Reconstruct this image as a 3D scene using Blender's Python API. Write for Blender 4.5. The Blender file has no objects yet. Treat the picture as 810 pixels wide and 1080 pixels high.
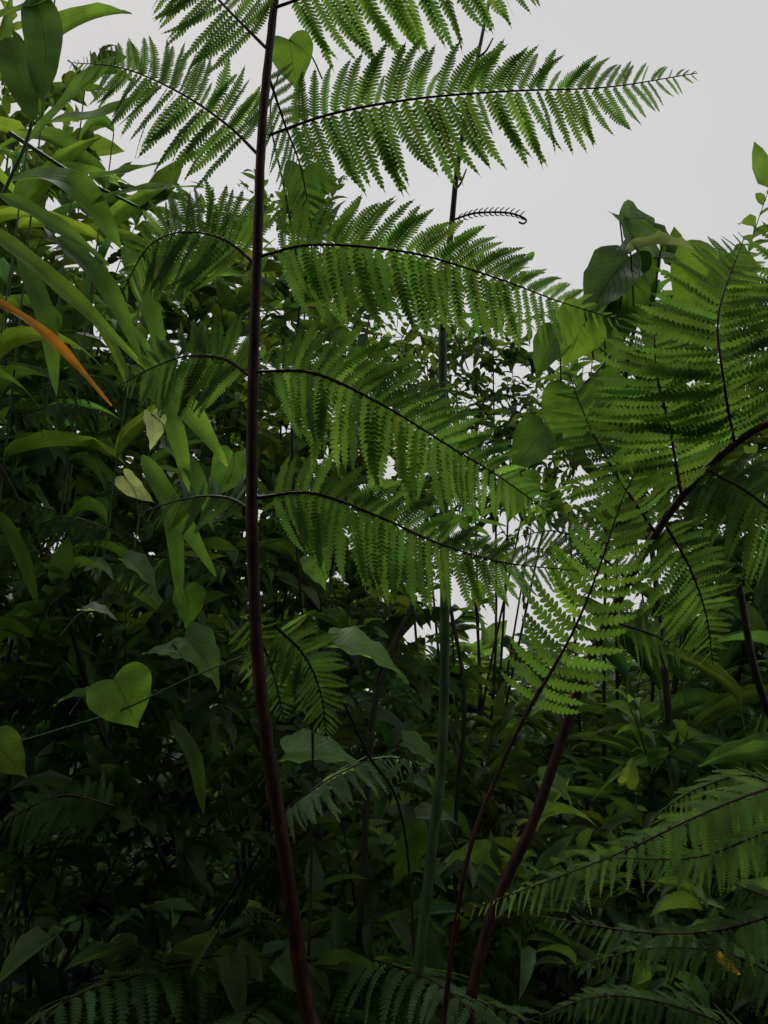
import bpy, math, numpy as np
from mathutils import Vector
rng=np.random.default_rng(7)
PITCH=math.radians(12); F=900.0; CAM=np.array([0,0,1.5])
FW=np.array([0,math.cos(PITCH),math.sin(PITCH)]); UP=np.array([0,-math.sin(PITCH),math.cos(PITCH)]); RT=np.array([1.,0,0])
def at(u,v,d): return CAM+d*(FW+(u-405)/F*RT+(540-v)/F*UP)
def nrm(a):
    a=np.asarray(a,float); return a/np.maximum(np.linalg.norm(a,axis=-1,keepdims=True),1e-9)
# ---------------------------------------------------------------- mesh builder
class MB:
    def __init__(s): s.v=[];s.p=[];s.c=[];s.uv=[];s.n=0
    def add(s,v,polys,c,uv,mat):
        v=np.asarray(v,np.float32)
        s.v.append(v); s.c.append(np.broadcast_to(np.asarray(c,np.float32),(len(v),3)))
        s.uv.append(np.asarray(uv,np.float32))
        for P in polys:
            P=np.asarray(P)
            if len(P): s.p.append((P+s.n,mat))
        s.n+=len(v)
    def inst(s,T,O,X,Y,Z,c,mat):
        V,polys,uv=T; N=len(O)
        if N==0: return
        W=O[:,None,:]+V[None,:,0:1]*X[:,None,:]+V[None,:,1:2]*Y[:,None,:]+V[None,:,2:3]*Z[:,None,:]
        m=len(V); off=(np.arange(N)*m)
        PP=[(P[None,:,:]+off[:,None,None]).reshape(-1,P.shape[1]) for P in polys]
        c=np.broadcast_to(np.asarray(c,np.float32),(N,3))
        s.add(W.reshape(-1,3),PP,np.repeat(c,m,axis=0),np.tile(uv,(N,1)),mat)
    def build(s,name,mats,parent=None):
        v=np.concatenate(s.v);c=np.concatenate(s.c);uv=np.concatenate(s.uv)
        li=np.concatenate([P.reshape(-1) for P,_ in s.p]).astype(np.int32)
        tot=np.concatenate([np.full(len(P),P.shape[1]) for P,_ in s.p]).astype(np.int32)
        mi=np.concatenate([np.full(len(P),m) for P,m in s.p]).astype(np.int32)
        st=np.concatenate([[0],np.cumsum(tot)[:-1]]).astype(np.int32)
        me=bpy.data.meshes.new(name)
        me.vertices.add(len(v)); me.vertices.foreach_set('co',v.reshape(-1).astype(np.float32))
        me.loops.add(len(li)); me.loops.foreach_set('vertex_index',li)
        me.polygons.add(len(tot)); me.polygons.foreach_set('loop_start',st); me.polygons.foreach_set('loop_total',tot)
        me.polygons.foreach_set('material_index',mi)
        me.polygons.foreach_set('use_smooth',np.ones(len(tot),bool))
        a=me.attributes.new('tint','FLOAT_COLOR','POINT')
        a.data.foreach_set('color',np.concatenate([c,np.ones((len(c),1))],1).astype(np.float32).reshape(-1))
        a=me.attributes.new('luv','FLOAT_VECTOR','POINT')
        a.data.foreach_set('vector',np.concatenate([uv,np.zeros((len(uv),1))],1).astype(np.float32).reshape(-1))
        me.update(calc_edges=True)
        for m in mats: me.materials.append(m)
        o=bpy.data.objects.new(name,me); bpy.context.scene.collection.objects.link(o)
        if parent: o.parent=parent
        return o
# ---------------------------------------------------------------- materials
def nodes(name):
    m=bpy.data.materials.new(name); m.use_nodes=True; nt=m.node_tree; nt.nodes.clear()
    return m,nt,nt.nodes.new,nt.links.new
def leaf_mat(name,trans=0.45,tcol=(1.5,1.55,0.6),rough=0.45,veins=0,spec=0.3,par=0):
    m,nt,n,l=nodes(name)
    out=n('ShaderNodeOutputMaterial'); mix=n('ShaderNodeMixShader'); pb=n('ShaderNodeBsdfPrincipled'); tr=n('ShaderNodeBsdfTranslucent')
    at_=n('ShaderNodeAttribute'); at_.attribute_name='tint'
    tc=n('ShaderNodeNewGeometry')
    no=n('ShaderNodeTexNoise'); no.inputs['Scale'].default_value=9; no.inputs['Detail'].default_value=2
    l(tc.outputs['Position'],no.inputs['Vector'])
    mr=n('ShaderNodeMapRange'); mr.inputs[1].default_value=.3; mr.inputs[2].default_value=.7; mr.inputs[3].default_value=.62; mr.inputs[4].default_value=1.34
    l(no.outputs['Fac'],mr.inputs[0])
    vm=n('ShaderNodeVectorMath'); vm.operation='SCALE'; l(at_.outputs['Color'],vm.inputs[0]); l(mr.outputs[0],vm.inputs['Scale'])
    col=vm.outputs[0]
    if veins or par:
        uv=n('ShaderNodeAttribute'); uv.attribute_name='luv'
        sp=n('ShaderNodeSeparateXYZ'); l(uv.outputs['Vector'],sp.inputs[0])
        ab=n('ShaderNodeMath'); ab.operation='ABSOLUTE'; l(sp.outputs[1],ab.inputs[0])
        b=n('ShaderNodeMath'); b.operation='MULTIPLY'; b.inputs[1].default_value=veins or par
        if veins:
            a=n('ShaderNodeMath'); a.operation='MULTIPLY_ADD'; l(ab.outputs[0],a.inputs[0]); a.inputs[1].default_value=-0.38; l(sp.outputs[0],a.inputs[2]); l(a.outputs[0],b.inputs[0])
        else: l(ab.outputs[0],b.inputs[0])
        f=n('ShaderNodeMath'); f.operation='PINGPONG'; l(b.outputs[0],f.inputs[0]); f.inputs[1].default_value=.5
        g=n('ShaderNodeMapRange'); l(f.outputs[0],g.inputs[0]); g.inputs[1].default_value=0; g.inputs[2].default_value=.07 if veins else .3; g.inputs[3].default_value=1 if veins else .5; g.inputs[4].default_value=0
        g2=n('ShaderNodeMapRange'); l(ab.outputs[0],g2.inputs[0]); g2.inputs[1].default_value=0.01; g2.inputs[2].default_value=.06; g2.inputs[3].default_value=1; g2.inputs[4].default_value=0
        mx=n('ShaderNodeMath'); mx.operation='MAXIMUM'; l(g.outputs[0],mx.inputs[0]); l(g2.outputs[0],mx.inputs[1])
        sc=n('ShaderNodeMath'); sc.operation='MULTIPLY_ADD'; l(mx.outputs[0],sc.inputs[0]); sc.inputs[1].default_value=-.35; sc.inputs[2].default_value=1.08
        v2=n('ShaderNodeVectorMath'); v2.operation='SCALE'; l(col,v2.inputs[0]); l(sc.outputs[0],v2.inputs['Scale']); col=v2.outputs[0]
        bp=n('ShaderNodeBump'); bp.inputs['Strength'].default_value=.5; bp.inputs['Distance'].default_value=.004; l(mx.outputs[0],bp.inputs['Height']); l(bp.outputs[0],pb.inputs['Normal'])
    l(col,pb.inputs['Base Color']); pb.inputs['Roughness'].default_value=rough; pb.inputs['Specular IOR Level'].default_value=spec
    t=n('ShaderNodeVectorMath'); t.operation='MULTIPLY'; l(col,t.inputs[0]); t.inputs[1].default_value=tcol; l(t.outputs[0],tr.inputs['Color'])
    mix.inputs[0].default_value=trans; l(pb.outputs[0],mix.inputs[1]); l(tr.outputs[0],mix.inputs[2]); l(mix.outputs[0],out.inputs[0])
    return m
def stem_mat(name,c1,c2,scale=60,rough=.55):
    m,nt,n,l=nodes(name)
    out=n('ShaderNodeOutputMaterial'); pb=n('ShaderNodeBsdfPrincipled'); l(pb.outputs[0],out.inputs[0])
    g=n('ShaderNodeNewGeometry'); mp=n('ShaderNodeMapping'); mp.inputs['Scale'].default_value=(1,1,.25); l(g.outputs['Position'],mp.inputs['Vector'])
    no=n('ShaderNodeTexNoise'); no.inputs['Scale'].default_value=scale; no.inputs['Detail'].default_value=5; l(mp.outputs[0],no.inputs['Vector'])
    r=n('ShaderNodeValToRGB'); r.color_ramp.elements[0].position=.35; r.color_ramp.elements[1].position=.68
    r.color_ramp.elements[0].color=(*c1,1); r.color_ramp.elements[1].color=(*c2,1)
    l(no.outputs['Fac'],r.inputs[0]); l(r.outputs[0],pb.inputs['Base Color']); pb.inputs['Roughness'].default_value=rough; pb.inputs['Specular IOR Level'].default_value=.3
    bp=n('ShaderNodeBump'); bp.inputs['Strength'].default_value=.6; bp.inputs['Distance'].default_value=.003; l(no.outputs['Fac'],bp.inputs['Height']); l(bp.outputs[0],pb.inputs['Normal'])
    return m
M_FERN=leaf_mat('fern_leaf',.62,(2.2,2.15,.85),.58,spec=.15)
M_LEAF=leaf_mat('broad_leaf',.55,(2.2,2.1,.75),.42,veins=9)
M_STRAP=leaf_mat('strap_leaf',.58,(2.3,2.2,.8),.45,par=5,spec=.22)
M_BG=leaf_mat('undergrowth_leaf',.45,(2.2,2.0,.75),.48,spec=.25)
M_STEM=stem_mat('dark_fern_stem',(.010,.004,.0035),(.060,.016,.011))
M_GREEN=stem_mat('green_stem',(.045,.08,.035),(.10,.16,.07),40,.4)
M_TWIG=stem_mat('twig_bark',(.010,.008,.006),(.03,.025,.016))
MATS=[M_FERN,M_LEAF,M_STRAP,M_BG,M_STEM,M_GREEN,M_TWIG]
FERN,LEAF,STRAP,BG,STEM,GREEN,TWIG=range(7)
# ---------------------------------------------------------------- curves
def crv(P,n):
    P=np.asarray(P,float)
    if len(P)==2: P=np.array([P[0],(P[0]+P[1])/2,P[1]])
    Q=np.vstack([2*P[0]-P[1],P,2*P[-1]-P[-2]])
    seg=len(P)-1; out=[]
    for t in np.linspace(0,seg-1e-6,n):
        i=int(t); f=t-i; a,b,c,d=Q[i:i+4]
        out.append(.5*((2*b)+(-a+c)*f+(2*a-5*b+4*c-d)*f*f+(-a+3*b-3*c+d)*f**3))
    out=np.array(out)
    L=np.concatenate([[0],np.cumsum(np.linalg.norm(np.diff(out,axis=0),axis=1))]); s=np.linspace(0,L[-1],n)
    return np.stack([np.interp(s,L,out[:,k]) for k in range(3)],1),L[-1]
def tube(mb,P,r0,r1,mat,sides=8,n=None,bump=0):
    C,L=crv(P,n or max(8,len(P)*8)); n=len(C)
    T=nrm(np.gradient(C,axis=0)); ref=np.array([0.3,1,0.1]); A=nrm(np.cross(T,ref)); B=np.cross(T,A)
    th=np.linspace(0,2*np.pi,sides,endpoint=False); r=np.linspace(r0,r1,n)
    rr=r[:,None]*(1+bump*rng.normal(size=(n,sides)))
    V=C[:,None,:]+rr[:,:,None]*(np.cos(th)[None,:,None]*A[:,None,:]+np.sin(th)[None,:,None]*B[:,None,:])
    i=np.arange(n-1)[:,None]*sides; j=np.arange(sides)[None,:]; k=(j+1)%sides
    Q=np.stack([i+j,i+k,i+sides+k,i+sides+j],-1).reshape(-1,4)
    mb.add(V.reshape(-1,3),[Q],(.05,.05,.05),np.zeros((n*sides,2)),mat)
    return C
# ---------------------------------------------------------------- templates
def leaf_T(edge,rows=8,half=2,bend=.6,fold=.15,wave=0.0,seed=0):
    E=np.asarray(edge,float)
    t=np.linspace(0,1,rows); s=np.linspace(0,1,len(E))
    ex=np.interp(t,s,E[:,0]); ey=np.interp(t,s,E[:,1]); my=np.interp(t,[0,1],[max(E[0,1],0),E[-1,1]])
    cols=np.concatenate([-np.linspace(1,0,half+1)[:-1],[0],np.linspace(0,1,half+1)[1:]])
    V=[];UV=[]
    for i in range(rows):
        for c in cols:
            a=abs(c); al=my[i]*(1-a)+ey[i]*a; w=ex[i]*c
            ang=bend*max(al,0)
            x=(math.sin(ang)/bend if bend else al) if al>0 else al
            z=-(1-math.cos(ang))/bend if bend and al>0 else 0
            z+=fold*abs(w)+wave*math.sin(al*17+ (3 if c>0 else 0)+seed)*a*.5
            V.append((x,w,z)); UV.append((al,c))
    m=len(cols); Q=[]
    for i in range(rows-1):
        for j in range(m-1): Q.append((i*m+j,i*m+j+1,(i+1)*m+j+1,(i+1)*m+j))
    return np.array(V),[np.array(Q)],np.array(UV)
lance=[(0.02,0),(.22,.08),(.42,.22),(.5,.38),(.46,.55),(.34,.74),(.17,.89),(0.0,1)]
ovate=[(0.02,0),(.3,.05),(.47,.2),(.5,.38),(.43,.58),(.3,.75),(.13,.9),(0,1)]
heart=[(0.0,.0),(.12,-.08),(.24,-.12),(.36,-.10),(.45,-.02),(.49,.09),(.5,.2),(.47,.33),(.41,.46),(.33,.60),(.23,.73),(.12,.85),(.04,.95),(0,1.04)]
strapE=[(.06,0),(.3,.06),(.45,.18),(.5,.35),(.47,.55),(.36,.75),(.2,.9),(0,1)]
T_BG=[leaf_T(ovate,5,1,b,f,.03,k) for k,(b,f) in enumerate([(.3,.3),(.7,.2),(1.1,.4),(.5,-.1)])]
T_FAR=[leaf_T([(0.03,0),(.5,.3),(.38,.65),(0,1)],4,1,b,f,.0,k) for k,(b,f) in enumerate([(.3,.3),(.9,.2)])]
T_LANCE=[leaf_T(lance,6,1,b,f,.02,k) for k,(b,f) in enumerate([(.4,.3),(.9,.2),(1.4,.4),(.6,.5)])]
T_HEART=[leaf_T(heart,16,4,b,f,.07,k) for k,(b,f) in enumerate([(.35,.15),(.7,.22),(.9,.3),(.25,.08)])]
T_STRAP=[leaf_T(strapE,12,2,b,f,.03,k) for k,(b,f) in enumerate([(.3,.35),(.8,.3),(1.4,.3),(1.9,.35)])]
def pinnule_T(ns=16,w=.105,bend=.25,curve=.12,seed=0):
    r=np.random.default_rng(seed); V=[];UV=[];P5=[]
    def mid(x): return np.array([x,curve*x*x,-bend*x*x*.5])
    xs=np.linspace(.015,.97,ns+1); dx=xs[1]-xs[0]
    for i in range(ns):
        x=xs[i]; ww=w*min(1,.75+x*2)*(1-((x-.25)/.78)**2.2 if x>.25 else 1); ww=max(ww,.012)
        for sg in (-1,1):
            k=ww*(1+.12*r.normal()); sl=.5*k; z=.12*k+.03*r.normal()*k
            b=len(V)
            V+= [mid(x-dx*.05), mid(x+dx*.0)+np.array([sl*.75,sg*k*.72,-z*.5]), mid(x+dx*.4)+np.array([sl,sg*k,-z]), mid(x+dx*.76)+np.array([sl*.75,sg*k*.72,-z*.5]), mid(x+dx*1.0)]
            UV+=[(x,0)]*5; P5.append((b,b+1,b+2,b+3,b+4))
    b=len(V); V+=[mid(.95)+np.array([0,-.012,0]),mid(.95)+np.array([0,.012,0]),mid(1.05)]; UV+=[(1,0)]*3
    return np.array(V),[np.array(P5),np.array([(b,b+1,b+2)])],np.array(UV)
T_PIN=[pinnule_T(18,.098,b,c,seed=k) for k,(b,c) in enumerate([(.2,.1),(.5,.14),(.35,.05),(.1,.2)])]
T_PINR=[pinnule_T(15,.082,b,c,seed=k) for k,(b,c) in enumerate([(.2,.06),(.4,.12),(.3,.1)])]
T_PINBIG=[pinnule_T(10,.115,b,c,seed=k) for k,(b,c) in enumerate([(.2,.1),(.4,.14)])]
def comb_T(n=14,w=.13,bend=.5,curve=.1,seed=0):
    r=np.random.default_rng(seed); V=[];UV=[];Q=[]
    xs=np.linspace(.03,.98,n+1); dx=xs[1]-xs[0]
    for x in xs[:-1]:
        ww=w*(1-x**2.2)+.008
        for sg in (-1,1):
            b=len(V); k=ww*(1+.12*r.normal())
            def mid(q): return np.array([q,curve*q*q,-bend*q*q*.5])
            V+=[mid(x),mid(x+.1*dx)+[.3*k,sg*k*.6,0],mid(x+.5*dx)+[.6*k,sg*k,-.1*k],mid(x+dx*.95)]; UV+=[(x,0)]*4
            Q.append((b,b+1,b+2,b+3))
    return np.array(V),[np.array(Q)],np.array(UV)
T_COMB=[comb_T(15,.11,b,.1,k) for k,b in enumerate([.3,.6,.9])]
def twig_T():
    V=[];Q=[];n=4
    for i in range(n):
        x=i/(n-1)
        for k in range(3):
            a=k*2.094; r=.008*(1-.7*x)
            V.append((x,r*math.cos(a),-.25*x*x+r*math.sin(a)))
    for i in range(n-1):
        for k in range(3): Q.append((i*3+k,i*3+(k+1)%3,(i+1)*3+(k+1)%3,(i+1)*3+k))
    return np.array(V),[np.array(Q)],np.zeros((3*n,2))
T_TWIG=twig_T()
def frames(D,Nn):
    D=nrm(D); Nn=Nn-(Nn*D).sum(1,keepdims=True)*D; Nn=nrm(Nn); return D,np.cross(Nn,D),Nn
def tints(base,n,j=.22,hj=.08):
    base=np.asarray(base); k=np.exp(rng.normal(0,j,(n,1))); h=rng.normal(0,hj,(n,1))
    return np.maximum(base*k*np.concatenate([1+h*1.3,np.ones((n,1)),1-h],1),.004)
def pinna(mb,pts,normal,plen,npairs=28,tint=(.075,.15,.03),droop=.15,T=T_PIN,mat=FERN,r=.004,start=.05,stem=STEM,wid=1.0,a0=80,a1=48,peak=.3,updown=1.0):
    C,L=crv(pts,npairs*6+1); tube(mb,pts,r,r*.3,stem,6,30)
    s=np.linspace(start,.985,npairs)
    idx=np.clip((s*(len(C)-1)).astype(int),0,len(C)-1)
    Tn=nrm(np.gradient(C,axis=0)); Pc=C[idx];Tt=Tn[idx]
    Nb=np.broadcast_to(nrm(normal),Tt.shape); Nb=nrm(Nb-(Nb*Tt).sum(1,keepdims=True)*Tt); S=np.cross(Nb,Tt)
    prof=np.where(s<peak,.72+.28*np.sin(s/peak*np.pi/2),np.maximum(1-((s-peak)/(1.03-peak))**1.9,.03))
    ang=np.radians(a0+(a1-a0)*s**1.3)
    for sg in (-1,1):
        off=(rng.normal(0,.002,len(s)))[:,None]+(.25*L/npairs*(sg>0))
        n=len(s); A=ang+rng.normal(0,.06,n)
        D=np.cos(A)[:,None]*Tt+sg*np.sin(A)[:,None]*S
        upf=np.where(D[:,2]>0,updown,1.0)
        D=D+np.array([0,0,-1])*(droop*(1+.35*rng.normal(size=n)))[:,None]+rng.normal(0,.04,(n,3))
        NN=Nb+.28*rng.normal(size=(n,3))-sg*S*.12
        X,Y,Z=frames(D,NN)
        flip=np.sign((Y*Tt).sum(1,keepdims=True)); Y=Y*flip
        ln=(plen*prof*upf*(1+.06*rng.normal(size=n)))[:,None]
        ln=np.where(rng.random((n,1))<.03,ln*.5,ln)
        tt=tints(tint,n,.17,.06); k=rng.integers(0,len(T),n)
        wk=(1/upf)[:,None]**.7
        for q in range(len(T)):
            m=k==q
            mb.inst(T[q],(Pc+Tt*off)[m],(X*ln)[m],(Y*ln*wid*wk)[m],(Z*ln)[m],tt[m],mat)
def pin(mb,uvd,normal,px,**k):
    P=[at(*q) for q in uvd]; pinna(mb,P,normal,px*uvd[0][2]/F,**k)
# ================================================================= TREE FERN
root=bpy.data.objects.new('tree_fern',None); bpy.context.scene.collection.objects.link(root)
HG=(.074,.142,.042)
mb=MB()
base=np.array([.02,2.05,.25])
tube(mb,[base,base+[-.03,-.05,.3],at(330,1085,2.0),at(300,900,2.0),at(276,740,2.0),at(267,600,2.0),at(266,450,2.0),at(271,280,2.0),at(277,130,2.0),at(290,0,2.02),at(305,-110,2.1),at(330,-260,2.3)],.021,.006,STEM,12,160,.05)
right=[([(290,8,2.0),(380,-22,2.0),(480,-35,2.05),(620,-42,2.1)],88,32,(0.0,-.9,-.3),.25,.8),
 ([(283,143,2.0),(350,120,1.98),(440,104,1.96),(540,96,1.98),(640,92,2.02),(735,77,2.08)],88,42,(.05,-.9,-.25),.22,.68),
 ([(276,270,2.0),(330,258,1.97),(430,266,1.93),(520,292,1.95),(590,318,2.0),(655,338,2.05)],86,41,(.05,-.9,-.2),.22,.68),
 ([(272,392,2.0),(330,393,1.97),(400,425,1.95),(470,468,1.96),(530,505,2.0),(585,545,2.05)],86,38,(.0,-.9,-.1),.1,.75),
 ([(270,525,2.0),(330,520,1.98),(400,545,1.96),(460,572,1.97),(530,593,2.02),(610,602,2.1)],80,38,(.0,-.9,.1),.14,.7),
]
for i,(P,px,n,N,dr,ud) in enumerate(right): pin(mb,P,N,px,npairs=n,tint=np.array(HG)*[1,.92,1.05,1.08,.98][i],droop=dr,start=.06,updown=ud)
left=[([(280,50,2.0),(245,15,2.03),(205,-25,2.08),(150,-60,2.2)],72,23,(-.1,-.9,-.3),.25,.8),
 ([(274,165,2.0),(240,132,2.03),(190,98,2.08),(130,72,2.16),(75,66,2.25)],82,34,(-.1,-.9,-.2),.2,.7),
 ([(271,280,2.0),(235,252,2.03),(190,245,2.08),(155,262,2.15),(128,310,2.22)],80,32,(-.1,-.9,-.1),.15,.8),
 ([(268,400,2.0),(235,378,2.03),(195,376,2.08),(160,388,2.14),(128,405,2.2)],72,28,(-.1,-.9,.0),.2,.75),
 ([(268,540,2.0),(240,525,2.05),(200,525,2.1),(150,540,2.2)],50,22,(-.1,-.8,.4),.2,.8),
]
for P,px,n,N,dr,ud in left: pin(mb,P,N,px,npairs=n,tint=np.array(HG)*.95,droop=dr,start=.1,updown=ud)
pin(mb,[(280,70,2.05),(300,130,2.2),(318,180,2.35),(330,250,2.5)],(.2,-.9,.0),56,npairs=20,tint=(.04,.08,.027),droop=.2)
pin(mb,[(290,660,2.1),(320,690,2.15),(338,730,2.2),(345,780,2.2)],(.2,-.9,.2),48,npairs=24,tint=(.055,.105,.035),droop=.2)
pin(mb,[(262,650,2.1),(285,700,2.15),(300,760,2.2)],(.2,-.9,.2),40,npairs=20,tint=(.045,.09,.03),droop=.2)
mb.build('frond',MATS,root)
mb=MB(); RG=(.078,.147,.044)
tube(mb,[base+[.06,.05,0],at(470,1150,2.2),at(490,1080,2.25),at(520,960,2.3),at(565,860,2.35),at(625,690,2.4),at(700,550,2.4),at(775,468,2.35),at(850,435,2.3),at(960,430,2.3)],.018,.009,STEM,12,120,.04)
R=[([(775,470,2.35),(763,400,2.3),(758,330,2.3),(785,250,2.35)],90,31,(.05,-.9,-.1),.06,1),
 ([(718,520,2.38),(706,450,2.33),(692,390,2.33),(690,320,2.4)],78,29,(-.1,-.9,-.1),.06,1),
 ([(690,560,2.4),(650,500,2.4),(622,450,2.45),(600,395,2.5)],60,26,(-.1,-.9,-.1),.05,1),
 ([(745,495,2.36),(790,520,2.3),(840,560,2.3),(900,600,2.3)],74,26,(.0,-.9,.1),.1,.9),
 ([(700,550,2.4),(728,600,2.4),(745,650,2.45),(752,700,2.5)],64,25,(.1,-.9,.1),.05,1),
 ([(850,435,2.3),(842,360,2.4),(840,290,2.4),(860,205,2.4)],86,31,(.05,-.9,-.1),.08,1),
 ([(660,610,2.4),(620,575,2.45),(585,560,2.5),(550,565,2.55)],50,20,(-.1,-.9,.2),.08,.9),
 ([(645,655,2.4),(690,670,2.5),(730,690,2.6)],44,16,(.1,-.9,.3),.05,1)]
for i,(P,px,n,N,dr,ud) in enumerate(R): pin(mb,P,N,px,npairs=n,tint=np.array(RG)*[1,1,.75,.75,.9,.85,.7,.7][i],droop=dr,start=.05,updown=ud,T=T_PINR,r=.0045,a0=84,a1=56)
mb.build('frond_arching',MATS,root)
mb=MB()
tube(mb,[base+[.05,-.02,.0],at(460,1150,2.1),at(490,920,2.15),at(530,805,2.2),at(570,725,2.2)],.008,.005,STEM,8,60)
pin(mb,[(560,745,2.2),(605,665,2.18),(635,590,2.15),(655,530,2.15),(675,488,2.15)],(-.1,-.9,.0),62,npairs=20,tint=(.088,.17,.045),droop=.05,T=T_PINBIG,wid=1.1,start=.02,r=.0045)
mb.build('frond_narrow',MATS,root)
mb=MB()
tube(mb,[base+[.03,.08,0],at(432,1150,2.35),at(437,1060,2.4),at(455,900,2.4),at(467,780,2.4),at(469,600,2.4),at(467,470,2.4),at(467,350,2.4)],.018,.012,GREEN,12,90,.03)
tube(mb,[at(467,352,2.4),at(470,300,2.4),at(476,240,2.4),at(484,165,2.42),at(500,80,2.45),at(512,20,2.5),at(525,-40,2.55)],.010,.004,STEM,8,50,.04)
cz=[at(478,232,2.4),at(500,225,2.4),at(530,224,2.4),at(546,227,2.4),at(555,232,2.4),at(552,236,2.4),at(547,234,2.4)]
C=tube(mb,cz,.0035,.0028,STEM,6,50)
for i in range(3,42,3):
    for sg in (-1,1):
        tube(mb,[C[i],C[i]+[.005,0,sg*.009],C[i]+[.013,-.004,sg*.013]],.0024,.0012,STEM,5,5)
for a,b in [((484,165),(468,180)),((480,200),(492,178)),((492,120),(474,104)),((505,60),(520,40))]:
    tube(mb,[at(*a,2.42),at((a[0]+b[0])/2,(a[1]+b[1])/2+4,2.42),at(*b,2.42)],.004,.002,STEM,6,8)
mb.build('young_frond',MATS,root)
mb=MB(); tube(mb,[(.02,2.1,-.3),(.02,2.1,0),(.03,2.08,.2),(.02,2.06,.42)],.13,.07,STEM,20,40,.12)
mb.build('trunk',MATS,root)

# ================================================================= helper plants
NL=[0]
def cluster(mb,c,rad,nt,nl,T,L,wr,tint,tl=.4,mat=BG,droop=.35,up=.4,twig=True,jit=.35):
    c=np.asarray(c,float); rad=np.broadcast_to(np.asarray(rad,float),(3,))
    q=nrm(rng.normal(size=(nt,3)))*rng.random((nt,1))**.45
    O=c+q*rad*.75
    D=nrm(q*.7+rng.normal(0,.5,(nt,3))+[0,0,up]); tl_=tl*(.6+.8*rng.random((nt,1)))
    X,Y,Z=frames(D,np.array([[0,0,1.]])+.01*rng.normal(size=(nt,3)))
    if twig: mb.inst(T_TWIG,O,X*tl_,Y*tl_,Z*tl_,(.03,.03,.02),TWIG)
    t=np.linspace(.15,1,nl)[None,:,None]+rng.normal(0,.02,(nt,nl,1))
    P=O[:,None]+X[:,None]*tl_[:,None]*t-Z[:,None]*tl_[:,None]*.25*t*t
    sg=np.where(np.arange(nl)%2==0,1,-1)[None,:,None]
    DD=X[:,None]*(.5+.5*t)+Y[:,None]*sg*(1.1-.8*t)+np.array([0,0,-1])*droop+rng.normal(0,.25,(nt,nl,3))
    P=P.reshape(-1,3);DD=DD.reshape(-1,3);n=len(P); NL[0]+=n
    NN=np.array([0,0,1.])+rng.normal(0,.4,(n,3))
    sz=np.repeat(np.exp(rng.normal(0,.22,nt)),nl)
    a,b,z=frames(DD,NN); ln=(L*sz*np.exp(rng.normal(0,.25,n)))[:,None]; br=tints((1,1,1),nt,jit)
    tt=tints(tint,n,.15)*np.repeat(br,nl,axis=0); k=rng.integers(0,len(T),n)
    for i in range(len(T)):
        m=k==i; mb.inst(T[i],P[m],(a*ln)[m],(b*ln*wr)[m],(z*ln)[m],tt[m],mat)
def px_cluster(mb,u,v,d,rp,dens=1,T=T_BG,L=.09,wr=.42,tint=(.05,.10,.025),depth=None,**k):
    r=rp*d/F; area=math.pi*r*r; nl=12
    nt=max(4,int(dens*area*2.0/(L*L*wr*.65*nl)))
    cluster(mb,at(u,v,d),(r,depth or r*.9,r),nt,nl,T,L,wr,tint,**k)
def bush(name,cl,stems=True,**kw):
    mb=MB(); base=None
    for c in cl:
        u,v,d,rp=c[:4]; k=dict(kw)
        if len(c)>4: k.update(c[4])
        px_cluster(mb,u,v,d,rp,**k)
        if stems:
            p=at(u,v,d)
            if base is None: base=np.array([p[0],p[1],-.1])
            if p[2]>.3: tube(mb,[base+rng.normal(0,.05,3)*[1,1,0],base*.6+p*.4+rng.normal(0,.08,3),p],.014,.005,TWIG,6,12)
    return mb.build(name,MATS)
MD=(.078,.142,.044)
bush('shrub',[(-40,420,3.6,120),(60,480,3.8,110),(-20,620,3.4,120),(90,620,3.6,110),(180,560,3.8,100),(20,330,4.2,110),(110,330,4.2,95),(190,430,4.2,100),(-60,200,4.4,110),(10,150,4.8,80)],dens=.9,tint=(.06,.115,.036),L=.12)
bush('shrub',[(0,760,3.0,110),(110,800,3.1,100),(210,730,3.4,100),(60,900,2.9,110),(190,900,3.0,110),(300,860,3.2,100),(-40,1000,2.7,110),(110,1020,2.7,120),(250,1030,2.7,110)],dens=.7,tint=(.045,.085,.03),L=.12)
bush('shrub',[(300,330,5.0,80),(240,300,4.6,70),(330,440,4.8,90),(260,480,4.4,90),(390,520,5.0,90),(330,600,4.6,100),(420,640,5,80),(250,640,4.2,90),(390,330,5.6,65),(330,250,5.4,60)],dens=.72,tint=MD,L=.11)
bush('shrub',[(380,740,4.6,90),(300,760,4.0,90),(460,790,5.0,80),(400,860,3.8,110),(500,880,4.2,100),(440,980,3.2,120),(560,960,3.4,120),(620,870,4.4,100),(520,1060,2.9,120),(340,980,3.0,100)],dens=.7,tint=(.062,.118,.038),L=.14,T=T_LANCE,wr=.28)
bush('small_leaved_tree',[(480,400,6.5,60),(520,370,6.5,50),(440,430,6.5,70),(540,440,6.5,60),(500,480,6.3,70),(560,500,6.3,60),(420,370,6.6,50),(600,430,6.5,50),(560,560,6.2,45),(470,560,6.2,60)],dens=.55,L=.085,wr=.5,tint=(.06,.115,.036),tl=.5)
bush('shrub',[(640,470,4.6,70),(600,540,4.8,50),(700,430,4.4,90),(780,380,4.2,90),(740,520,4.4,100),(810,560,4.2,100),(850,450,4,110),(790,660,4.2,80),(860,720,4.0,110),(650,400,4.8,60)],dens=.68,tint=MD,L=.12)
bush('shrub',[(720,780,4.4,80),(800,800,4.0,110),(660,800,5,60),(720,880,3.6,110),(810,930,3.2,120),(640,940,3.4,100),(700,1030,2.9,120),(820,1050,2.7,120)],dens=.7,tint=(.062,.118,.038),L=.14,T=T_LANCE,wr=.25)
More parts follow.
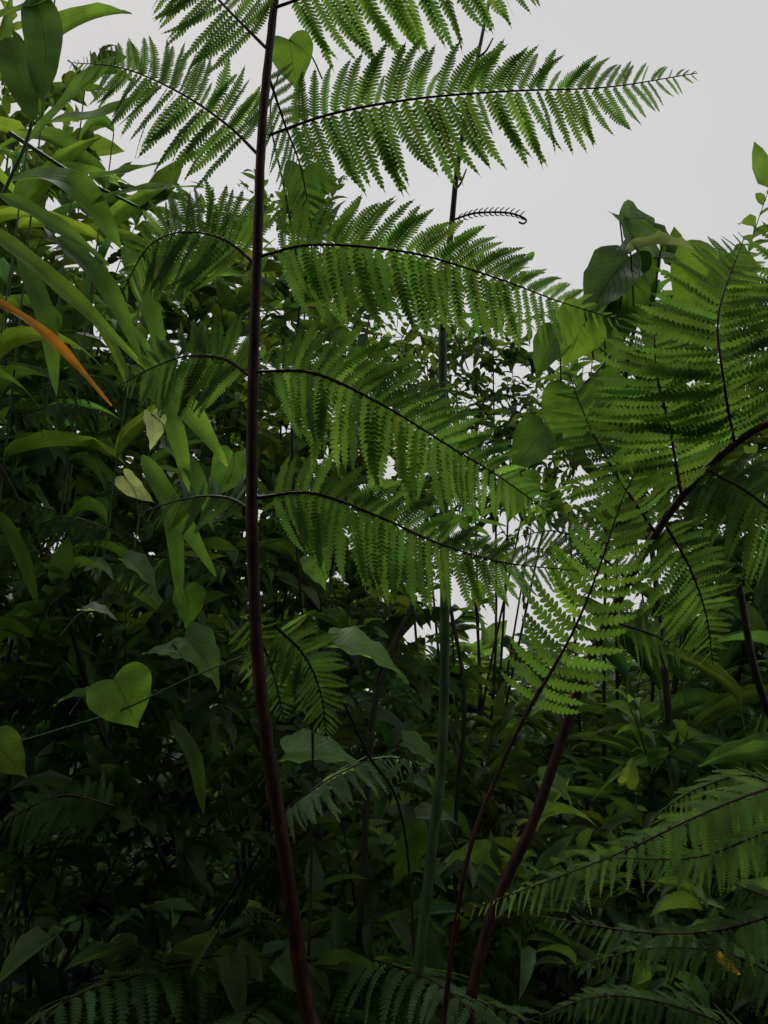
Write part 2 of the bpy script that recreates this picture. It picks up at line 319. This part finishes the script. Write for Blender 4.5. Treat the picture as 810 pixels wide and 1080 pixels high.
bush('unseen_shade_tree',[(-60,300,7,150),(60,330,7,120),(30,460,7,130),(150,470,7,120),(0,600,7,140),(130,620,7,130),(220,400,7.2,90),(230,560,7,100),(20,740,7,130),(160,740,7,120),(10,180,7.5,80),(90,700,6,110),(200,680,6,100),(10,820,5.5,120),(140,830,5.5,120)],dens=.85,tint=(.04,.08,.022),L=.24,wr=.5,tl=.7)
bush('unseen_shade_tree',[(310,400,8,90),(330,500,8,90),(300,600,8,100),(390,600,8,70),(330,300,8,60),(380,700,8,90),(280,720,8,100),(260,800,5.5,100),(360,820,5.8,100),(440,720,8,70)],dens=.8,tint=(.045,.09,.025),L=.22,wr=.5,tl=.7)
bush('unseen_shade_tree',[(720,440,7,80),(800,420,7,100),(760,560,7,100),(860,560,7,120),(660,520,7.2,60),(830,680,7,90),(760,800,6,90)],dens=.7,tint=(.045,.09,.025),L=.24,wr=.5,tl=.7)
def strap_plant(mb,base,top,n,L,W,tint,mat=STRAP,stem=GREEN,r=.007,droop=.3):
    base=np.asarray(base,float);top=np.asarray(top,float)
    m=(base+top)/2+np.array([0,0,.06*np.linalg.norm(top-base)])
    C=tube(mb,[base,m,top],r,r*.4,stem,6,24)
    T=nrm(np.gradient(C,axis=0)); s=np.linspace(.3,1,n); idx=(s*(len(C)-1)).astype(int)
    P=C[idx];t=T[idx]
    S=nrm(np.cross(t,[0.,1,0.2])); sg=np.where(np.arange(n)%2==0,1,-1)[:,None]
    D=t*.8+S*sg*(.9-.4*s[:,None])+rng.normal(0,.22,(n,3))+[0,0,-droop*.3]
    NN=np.array([0,-.4,1.])+rng.normal(0,.35,(n,3))
    a,b,z=frames(D,NN); ln=(L*(.75+.4*rng.random(n)))[:,None]; tt=tints(tint,n,.28,.12); k=rng.integers(0,len(T_STRAP),n)
    for i in range(len(T_STRAP)):
        q=k==i; mb.inst(T_STRAP[i],P[q],(a*ln)[q],(b*W*(ln/L))[q],(z*ln)[q],tt[q],mat)
def ground_pt(u,d,dy=0): p=at(u,540,d); return np.array([p[0],p[1]+dy,-.05])
mb=MB()
for (u,v,d,n,L,W) in [(40,60,3.4,10,.42,.05),(110,200,3.4,9,.4,.04),(20,220,3.1,10,.45,.05),(150,300,3.3,8,.4,.04),(-30,100,3.2,10,.5,.06),(120,140,3.8,9,.42,.045),(170,400,3.2,7,.36,.04),(-60,300,2.9,9,.5,.055),(60,-20,3.3,8,.4,.05),(90,90,3.5,10,.42,.04)]:
    b=ground_pt(u-80,d,.1); strap_plant(mb,b,at(u,v,d),n,L,W,(.09,.17,.048))
def blade(mb,P,wpx,tint,normal=(0,-.8,.6),mat=STRAP):
    pts=[at(*q) for q in P]; n=22; C,L=crv(pts,n); T=nrm(np.gradient(C,axis=0))
    N=np.broadcast_to(nrm(normal),T.shape); N=nrm(N-(N*T).sum(1,keepdims=True)*T); S=np.cross(N,T)
    E=np.array(strapE); t=np.linspace(0,1,n); w=np.interp(t,E[:,1],E[:,0])*wpx*P[0][2]/F
    cols=np.array([-1,-.5,0,.5,1.]); V=C[:,None]+S[:,None]*(cols[None,:,None]*w[:,None,None])+N[:,None]*(np.abs(cols)[None,:,None]*w[:,None,None]*.35)
    V=V+N[:,None]*.004*np.sin(t*14)[:,None,None]*cols[None,:,None]
    Q=[(i*5+j,i*5+j+1,(i+1)*5+j+1,(i+1)*5+j) for i in range(n-1) for j in range(4)]
    UV=np.stack([np.repeat(t,5),np.tile(cols,n)],1)
    mb.add(V.reshape(-1,3),[np.array(Q)],tint,UV,mat)
G=(.11,.21,.055); G2=(.075,.15,.045)
for P,w,c in [
 ([(-20,235,2.3),(60,300,2.25),(155,390,2.3)],22,(.16,.27,.06)),
 ([(155,385,2.5),(195,430,2.45),(240,492,2.5)],28,(.13,.23,.06)),
 ([(150,480,2.5),(185,540,2.45),(228,608,2.5)],22,(.13,.25,.06)),
 ([(10,190,2.6),(75,195,2.5),(128,262,2.5)],38,G),
 ([(50,130,2.6),(110,122,2.5),(170,92,2.5)],34,G),
 ([(-10,22,2.5),(30,8,2.5),(75,-6,2.5)],26,G),
 ([(38,-5,2.5),(48,50,2.45),(44,108,2.4)],40,(.045,.095,.03)),
 ([(8,40,2.5),(20,80,2.45),(36,130,2.4)],34,(.045,.09,.025)),
 ([(0,205,2.4),(60,240,2.4),(115,280,2.45)],24,G),
 ([(95,215,2.5),(150,200,2.5),(215,197,2.6)],16,G),
 ([(90,190,2.7),(130,182,2.7),(170,172,2.7)],18,G),
 ([(20,265,2.6),(50,340,2.5),(60,420,2.5)],20,G2),
 ([(60,250,2.7),(110,300,2.6),(150,380,2.6)],22,G2),
 ([(130,260,2.7),(160,330,2.6),(175,400,2.6)],20,G2),
 ([(170,500,2.7),(185,570,2.6),(190,640,2.6)],18,G2),
 ([(0,540,2.5),(25,590,2.5),(40,640,2.5)],15,(.05,.10,.03)),
 ([(170,460,2.7),(205,500,2.6),(225,560,2.6)],18,G2),
 ([(160,400,2.7),(185,455,2.6),(200,520,2.6)],20,(.12,.22,.06)),
 ([(180,760,2.6),(205,800,2.5),(215,860,2.5)],16,(.06,.11,.03)),
 ([(120,60,2.8),(80,100,2.7),(20,160,2.7)],26,G)]:
    blade(mb,P,w,c)
blade(mb,[(-30,305,2.2),(45,350,2.2),(118,428,2.25)],13,(.42,.18,.04))
tube(mb,[ground_pt(-160,2.5),at(-120,600,2.5),at(-40,300,2.5),at(10,190,2.5),at(35,120,2.5),at(40,-20,2.5)],.012,.004,GREEN,8,60)
tube(mb,[at(10,140,2.6),at(80,185,2.6),at(145,218,2.6)],.007,.004,GREEN,8,20)
mb.build('bamboo_plant',MATS)
mb=MB()
for (u,v,d,n,L,W) in [(690,690,3.6,10,.5,.05),(740,650,3.8,10,.5,.05),(800,640,3.6,10,.5,.06),(640,760,4.2,9,.45,.04),(780,740,3.3,9,.45,.05),(840,700,3.2,9,.5,.06),(560,800,4.4,9,.4,.03),(520,770,4.8,9,.4,.025),(600,760,5,9,.4,.025),(720,720,3.5,9,.5,.045),(660,720,3.7,9,.45,.04),(590,740,4.6,9,.4,.025)]:
    strap_plant(mb,ground_pt(u+30,d,.1),at(u,v,d),n,L,W,(.06,.12,.045))
mb.build('wild_ginger_plant',MATS)
def heart_leaf(mb,u,v,d,px,ang,tint,normal=(0,-.85,.5),k=0,asp=.95):
    a=math.radians(ang); D=RT*math.cos(a)+UP*math.sin(a)
    L=px*d/F; O=at(u,v,d)-D*L*.4
    x,y,z=frames(D[None],np.array([normal],float))
    mb.inst(T_HEART[k%4],O[None],x*L,y*L*asp,z*L,tint,LEAF); return O
mb=MB(); H=(.12,.22,.06); PALE=(.26,.31,.26)
V1=[(-40,800,2.4),(60,770,2.35),(130,748,2.3),(200,715,2.3),(262,690,2.25),(300,676,2.2)]
tube(mb,[at(*q) for q in V1],.003,.002,GREEN,6,60)
tube(mb,[at(300,676,2.2),at(340,700,2.25),at(385,790,2.35),at(430,900,2.5),ground_pt(440,2.7)],.004,.004,TWIG,6,60)
tube(mb,[at(318,300,2.5),at(308,430,2.5),at(312,560,2.5),at(318,640,2.5),at(330,800,2.6),ground_pt(330,2.7)],.004,.005,TWIG,6,60)
tube(mb,[at(318,300,2.5),at(300,200,2.5),at(285,120,2.5),at(300,60,2.4)],.004,.002,TWIG,6,30)
HL=[(132,738,2.3,62,-60,H,(.25,-.9,.3),1,1.15),(6,796,2.35,52,-50,(.16,.25,.06),(0,-1,.2),3,.9),(388,685,2.5,88,-8,(.13,.25,.05),(.1,-.35,.95),1,1.0),
(335,790,2.7,80,10,(.12,.23,.05),(0,-.35,.95),1,1.0),(163,452,2.4,40,-75,PALE,(0.7,-.7,.2),2,.7),(142,515,2.4,42,-50,PALE,(-.6,-.7,.3),1,.6),(103,642,2.5,36,10,PALE,(0,-.3,.9),2,.9),
(308,62,2.3,52,-80,(.08,.16,.04),(0,-1,.1),0,.95),(322,205,2.5,66,-85,(.04,.08,.02),(.5,-1,.1),1,.8),(590,830,2.8,50,-20,H,(0,-.6,.8),2,.7),(665,815,2.8,30,60,(.13,.18,.04),(.5,-.7,.5),2,.8),
(215,690,2.6,66,-40,(.11,.21,.05),(.2,-.6,.8),1,.9),(335,600,2.6,38,-60,(.10,.2,.04),(.2,-.8,.5),0,.9),(460,858,2.7,44,10,(.12,.17,.10),(0,-.5,.9),2,.6),
(75,733,2.5,36,180,(.10,.2,.04),(0,-.3,.9),1,.9),(150,600,2.6,50,-30,(.10,.19,.05),(0,-.4,.9),1,.9),(200,640,2.7,46,-70,(.07,.15,.03),(.3,-.6,.6),2,.9),
(430,905,2.8,80,-95,(.04,.08,.02),(.5,-.9,.3),1,.5),(175,685,2.5,42,160,(.08,.16,.04),(0,-.4,.8),1,.9),(445,790,2.9,50,-20,(.09,.17,.04),(0,-.4,.9),1,.9),(240,500,2.8,56,-105,(.06,.13,.04),(.5,-.7,.4),2,.8)]
for h in HL:
    O=heart_leaf(mb,*h[:6],normal=h[6],k=h[7],asp=h[8])
    e=O+np.array([rng.normal(0,.05),.05,-.10+.04*rng.normal()]); tube(mb,[O,(O+e)/2+[.01,0,.02],e],.0018,.0025,GREEN,5,8)
mb.build('climbing_vine',MATS)
mb=MB(); A=(.06,.12,.038)
AR=[(680,262,3.2,104,-50,A,(.3,-.7,.6),1,1.05),(642,296,3.2,82,-130,A,(-.5,-.7,.3),0,.95),(694,252,3.1,80,25,(.10,.13,.10),(.2,-.4,.9),2,.6),(742,300,3.3,86,-120,(.10,.19,.04),(-.3,-.9,.3),1,1.0),(785,296,3.3,74,-60,A,(.4,-.8,.3),0,.9),
(612,352,3.3,66,-100,(.09,.17,.04),(.3,-.9,.2),2,1.0),(578,368,3.4,52,-130,A,(-.4,-.9,.3),1,.9),(650,345,3.3,66,-60,A,(.3,-.8,.5),2,1.0),(600,440,3.4,70,-100,(.07,.14,.035),(-.3,-.8,.4),1,.9),(560,470,3.5,60,-130,A,(.2,-.7,.6),0,.9),(640,420,3.5,62,-70,(.05,.11,.025),(.4,-.8,.3),1,.9),
(700,350,3.4,66,-90,A,(0,-.8,.6),1,.9),(545,520,3.6,54,-100,A,(.3,-.8,.4),0,.9),(688,238,3.2,56,120,A,(.3,-.6,.7),2,.8),(662,318,3.3,66,-90,(.05,.11,.03),(.1,-.8,.5),3,1.0),(718,280,3.3,66,-20,A,(.2,-.6,.7),0,.9),(625,320,3.35,54,-160,A,(-.2,-.7,.6),1,.9)]
for h in AR:
    O=heart_leaf(mb,*h[:6],normal=h[6],k=h[7],asp=h[8])
    e=O+np.array([.06+rng.normal(0,.04),.12,-.16]); tube(mb,[O,(O+e)/2+[.0,0,.04],e],.003,.004,GREEN,5,8)
tube(mb,[ground_pt(700,3.6),at(690,600,3.5),at(660,420,3.5),at(676,320,3.4),at(690,265,3.3)],.02,.006,TWIG,8,60)
tube(mb,[at(600,420,3.5),at(640,380,3.5),at(670,330,3.4)],.005,.005,GREEN,6,20)
mb.build('climbing_aroid',MATS)
def fern(mb,base,n,L,tint,az0=0,az1=2*math.pi,el=.8,plen=.22,npairs=24):
    base=np.asarray(base,float)
    for i in range(n):
        az=az0+(az1-az0)*(i+.5*rng.random())/n; e=el+.25*rng.normal(); l=L*(.75+.4*rng.random())
        h=np.array([math.cos(az),math.sin(az),0])
        P=[base,base+h*l*.3*math.cos(e)+[0,0,l*.35*math.sin(e)+.05],base+h*l*.68+[0,0,l*.5*math.sin(e)],base+h*l*1.0+[0,0,l*.32*math.sin(e)-.05]]
        pinna(mb,P,(.1*rng.normal(),-.2,1),plen*l,npairs=npairs,tint=tint,droop=.25,T=T_COMB,r=.004,start=.22,a0=82,a1=55,stem=STEM)
def fr(mb,uvd,px,normal,n,tint,droop=.2): 
    pin(mb,uvd,normal,px,npairs=n,tint=tint,droop=droop,T=T_COMB,r=.003,start=.05,a0=75,a1=50)
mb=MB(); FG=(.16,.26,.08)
tips=[([(860,815,1.9),(760,850,1.85),(640,905,1.85),(480,965,1.95)],52,42),([(870,850,1.8),(790,885,1.8),(730,905,1.8),(650,905,1.8)],46,34),([(880,930,1.7),(800,970,1.7),(700,985,1.7),(560,965,1.8)],48,38),
([(880,850,2.3),(830,840,2.3),(760,850,2.3),(690,890,2.3)],46,32),([(900,1000,1.8),(840,960,1.8),(780,935,1.8),(730,920,1.8)],44,30),([(860,1060,1.9),(780,1010,1.9),(690,1000,1.9),(600,1020,1.9)],44,34),([(830,1120,2.0),(740,1070,2.0),(640,1050,2.0),(560,1075,2.0)],42,32),([(860,870,2.1),(800,820,2.1),(740,830,2.1),(690,860,2.1)],40,30)]
for P,px,n in tips:
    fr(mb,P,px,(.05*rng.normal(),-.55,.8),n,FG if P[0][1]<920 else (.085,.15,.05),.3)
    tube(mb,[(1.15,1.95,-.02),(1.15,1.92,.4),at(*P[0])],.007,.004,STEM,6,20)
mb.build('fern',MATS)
for b,n,L,t,pl,el in [((.15,2.9,.0),9,1.0,(.09,.16,.05),.18,.8),((-.75,2.5,-.1),9,.9,(.05,.095,.032),.18,.8),((-1.3,2.6,.1),8,1.2,(.045,.085,.03),.16,1.0),((.9,2.8,.0),9,1.0,(.09,.16,.05),.18,.8),((-.3,3.2,.1),10,1.2,(.11,.19,.08),.18,1.1),((-.35,2.5,.0),8,.8,(.07,.13,.045),.18,.9)]:
    mb=MB(); fern(mb,b,n,L,t,plen=pl,el=el,npairs=30)
    if b==(-.3,3.2,.1): fr(mb,[(300,855,2.5),(350,820,2.45),(400,800,2.45),(450,805,2.5)],44,(0,-.5,.9),24,(.16,.24,.17),.3)  # pale grey-green sheen painted into this frond's tint
    if b[0]==-.75: fr(mb,[(120,850,2.3),(60,840,2.3),(-20,880,2.3)],52,(0,-.7,.7),24,(.05,.10,.032))
    mb.build('fern',MATS)
mb=MB()
for (u,v,d) in [(120,560,2.9),(60,540,2.9),(40,410,3.0),(240,600,2.9),(170,610,2.9),(60,590,2.8),(20,440,2.9)]:
    s=rng.choice([-1,1]); fr(mb,[(u,v,d),(u+s*50,v-14,d),(u+s*110,v+4,d)],40,(0,-.5,.8),18,(.045,.09,.025),.5)
mb.build('climbing_fern',MATS)
mb=MB()
tube(mb,[at(-40,440,2.9),at(10,510,2.9),at(70,650,2.9),at(110,780,2.95),at(190,960,3.0),ground_pt(260,3.1)],.008,.011,TWIG,8,60,.04)
tube(mb,[at(438,630,3.2),at(405,710,3.1),at(390,800,3.0),ground_pt(370,3)],.010,.014,TWIG,8,40)
tube(mb,[at(475,640,3.4),at(490,740,3.3),at(480,900,3.2),ground_pt(480,3.2)],.008,.01,TWIG,8,40)
tube(mb,[at(780,620,3.0),at(800,720,3),at(850,860,3),ground_pt(880,3)],.012,.018,TWIG,8,40)
mb.build('dead_stems',MATS)
mb=MB()
for i in range(40):
    az=rng.uniform(-.75,.75); d=rng.uniform(10,22); x=d*math.sin(az); y=d*math.cos(az); uu=405+F*x/y
    h=rng.uniform(1.3,2.2)+(1.5 if uu<420 else 0)+(1.2 if uu>700 else 0)
    tube(mb,[(x,y,-.1),(x+.1,y,h*.5),(x,y,h)],.09,.03,TWIG,6,8)
    cluster(mb,(x,y,h*.55),(1.7,1.4,h*.55),60,12,T_FAR,.26,.5,(.06,.11,.04),tl=.6,twig=False)
mb.build('distant_trees',MATS)
mb=MB(); n=5000
xy=np.stack([rng.uniform(-4,4,n),rng.uniform(.9,8,n)],1); O=np.concatenate([xy,rng.uniform(-.02,.35,(n,1))],1)
D=rng.normal(size=(n,3))*[1,1,.4]+[0,0,.5]; a,b,z=frames(D,np.array([0,0,1.])+rng.normal(0,.4,(n,3))); L=rng.uniform(.1,.26,n)[:,None]
k=rng.integers(0,4,n); tt=tints((.045,.085,.03),n,.3)
for i in range(4):
    q=k==i; mb.inst(T_LANCE[i],O[q],(a*L)[q],(b*L*.3)[q],(z*L)[q],tt[q],BG)
blade(mb,[(752,1005,1.75),(765,1016,1.75),(780,1028,1.75)],13,(.4,.28,.02))
mb.build('undergrowth',MATS)
for (x,y,h) in [(-3.2,-2.8,5.5),(2.8,-3.2,6.0),(-.2,-4.2,6.5)]:  # unseen trees added behind the camera to block light from that side
    mb=MB(); b=np.array([x,y,-.2]); top=np.array([x+.3,y+.2,h])
    tube(mb,[b,b*.5+top*.5+[.15,0,0],top],.17,.06,TWIG,10,30,.05)
    for i in range(9):
        az=i*2.4; e=top*[1,1,.55+.05*i]+[1.6*math.cos(az),1.6*math.sin(az),.5]; s=b+(top-b)*(.45+.05*i)
        tube(mb,[s,(s+e)/2+[0,0,.15],e],.05,.012,TWIG,6,12)
        cluster(mb,e,(1.1,1.1,.8),44,10,T_FAR,.32,.5,(.05,.10,.03),tl=.6)
    cluster(mb,(x,y,h*.35),(1.6,1.2,h*.35),110,10,T_FAR,.34,.5,(.05,.10,.03),tl=.6)
    mb.build('unseen_shade_tree',MATS)
m,nt,n_,l=nodes('forest_soil'); out=n_('ShaderNodeOutputMaterial'); pb=n_('ShaderNodeBsdfPrincipled'); l(pb.outputs[0],out.inputs[0])
g=n_('ShaderNodeNewGeometry'); no=n_('ShaderNodeTexNoise'); no.inputs['Scale'].default_value=3; no.inputs['Detail'].default_value=8; l(g.outputs['Position'],no.inputs['Vector'])
r=n_('ShaderNodeValToRGB'); r.color_ramp.elements[0].color=(.012,.012,.006,1); r.color_ramp.elements[1].color=(.02,.035,.012,1); r.color_ramp.elements[0].position=.35; r.color_ramp.elements[1].position=.65
l(no.outputs['Fac'],r.inputs[0]); l(r.outputs[0],pb.inputs['Base Color']); pb.inputs['Roughness'].default_value=1; pb.inputs['Specular IOR Level'].default_value=.05
xs=np.concatenate([-np.geomspace(8,600,26)[::-1],np.linspace(-7.5,7.5,40),np.geomspace(8,600,26)])
X,Y=np.meshgrid(xs,xs); Zg=.06*np.sin(X*1.3)*np.cos(Y*1.1)*np.exp(-np.hypot(X,Y)/30)-.04
Vg=np.stack([X,Y,Zg],-1).reshape(-1,3); k=len(xs); i=np.arange(k-1)[:,None]*k+np.arange(k-1)[None]; Q=np.stack([i,i+1,i+k+1,i+k],-1).reshape(-1,4)
mb=MB(); mb.add(Vg,[Q],(.03,.03,.02),np.zeros((len(Vg),2)),0); mb.build('ground',[m])
SE,SR=math.radians(58),math.radians(-25)
w=bpy.data.worlds.new('World'); bpy.context.scene.world=w; w.use_nodes=True; nt=w.node_tree; bg=nt.nodes['Background']
sky=nt.nodes.new('ShaderNodeTexSky'); sky.sky_type='NISHITA'; sky.sun_disc=False; sky.sun_elevation=SE; sky.sun_rotation=SR; sky.dust_density=4
tc=nt.nodes.new('ShaderNodeTexCoord'); no=nt.nodes.new('ShaderNodeTexNoise'); no.inputs['Scale'].default_value=1.6; no.inputs['Detail'].default_value=3
nt.links.new(tc.outputs['Generated'],no.inputs['Vector'])
cr=nt.nodes.new('ShaderNodeValToRGB'); cr.color_ramp.elements[0].position=.3; cr.color_ramp.elements[1].position=.7
cr.color_ramp.elements[0].color=(.88,.87,.87,1); cr.color_ramp.elements[1].color=(1.07,1.06,1.055,1); nt.links.new(no.outputs['Fac'],cr.inputs[0])
vs=nt.nodes.new('ShaderNodeVectorMath'); vs.operation='SCALE'; vs.inputs['Scale'].default_value=6.5; nt.links.new(cr.outputs[0],vs.inputs[0])
mx=nt.nodes.new('ShaderNodeMixRGB'); mx.inputs[0].default_value=.95; nt.links.new(sky.outputs[0],mx.inputs[1]); nt.links.new(vs.outputs[0],mx.inputs[2])
nt.links.new(mx.outputs[0],bg.inputs['Color']); bg.inputs['Strength'].default_value=.1
sl=bpy.data.lights.new('sun','SUN'); sl.energy=1.5; sl.angle=math.radians(25); sl.color=(1,.97,.92); so=bpy.data.objects.new('sun',sl); bpy.context.scene.collection.objects.link(so)
d=Vector((math.sin(SR)*math.cos(SE),math.cos(SR)*math.cos(SE),math.sin(SE))); so.rotation_euler=d.to_track_quat('Z','Y').to_euler()
cd=bpy.data.cameras.new('camera'); co=bpy.data.objects.new('camera',cd); bpy.context.scene.collection.objects.link(co)
cd.sensor_fit='VERTICAL'; cd.sensor_height=24; cd.lens=24*F/1080; cd.clip_end=2000; cd.clip_start=.05
co.location=CAM; co.rotation_euler=(math.radians(90)+PITCH,0,0)
bpy.context.scene.camera=co
sc=bpy.context.scene; sc.view_settings.view_transform='Standard'; sc.view_settings.look='None'; sc.view_settings.exposure=0
print('faces',sum(len(o.data.polygons) for o in bpy.data.objects if o.type=='MESH'),'leaves',NL[0])
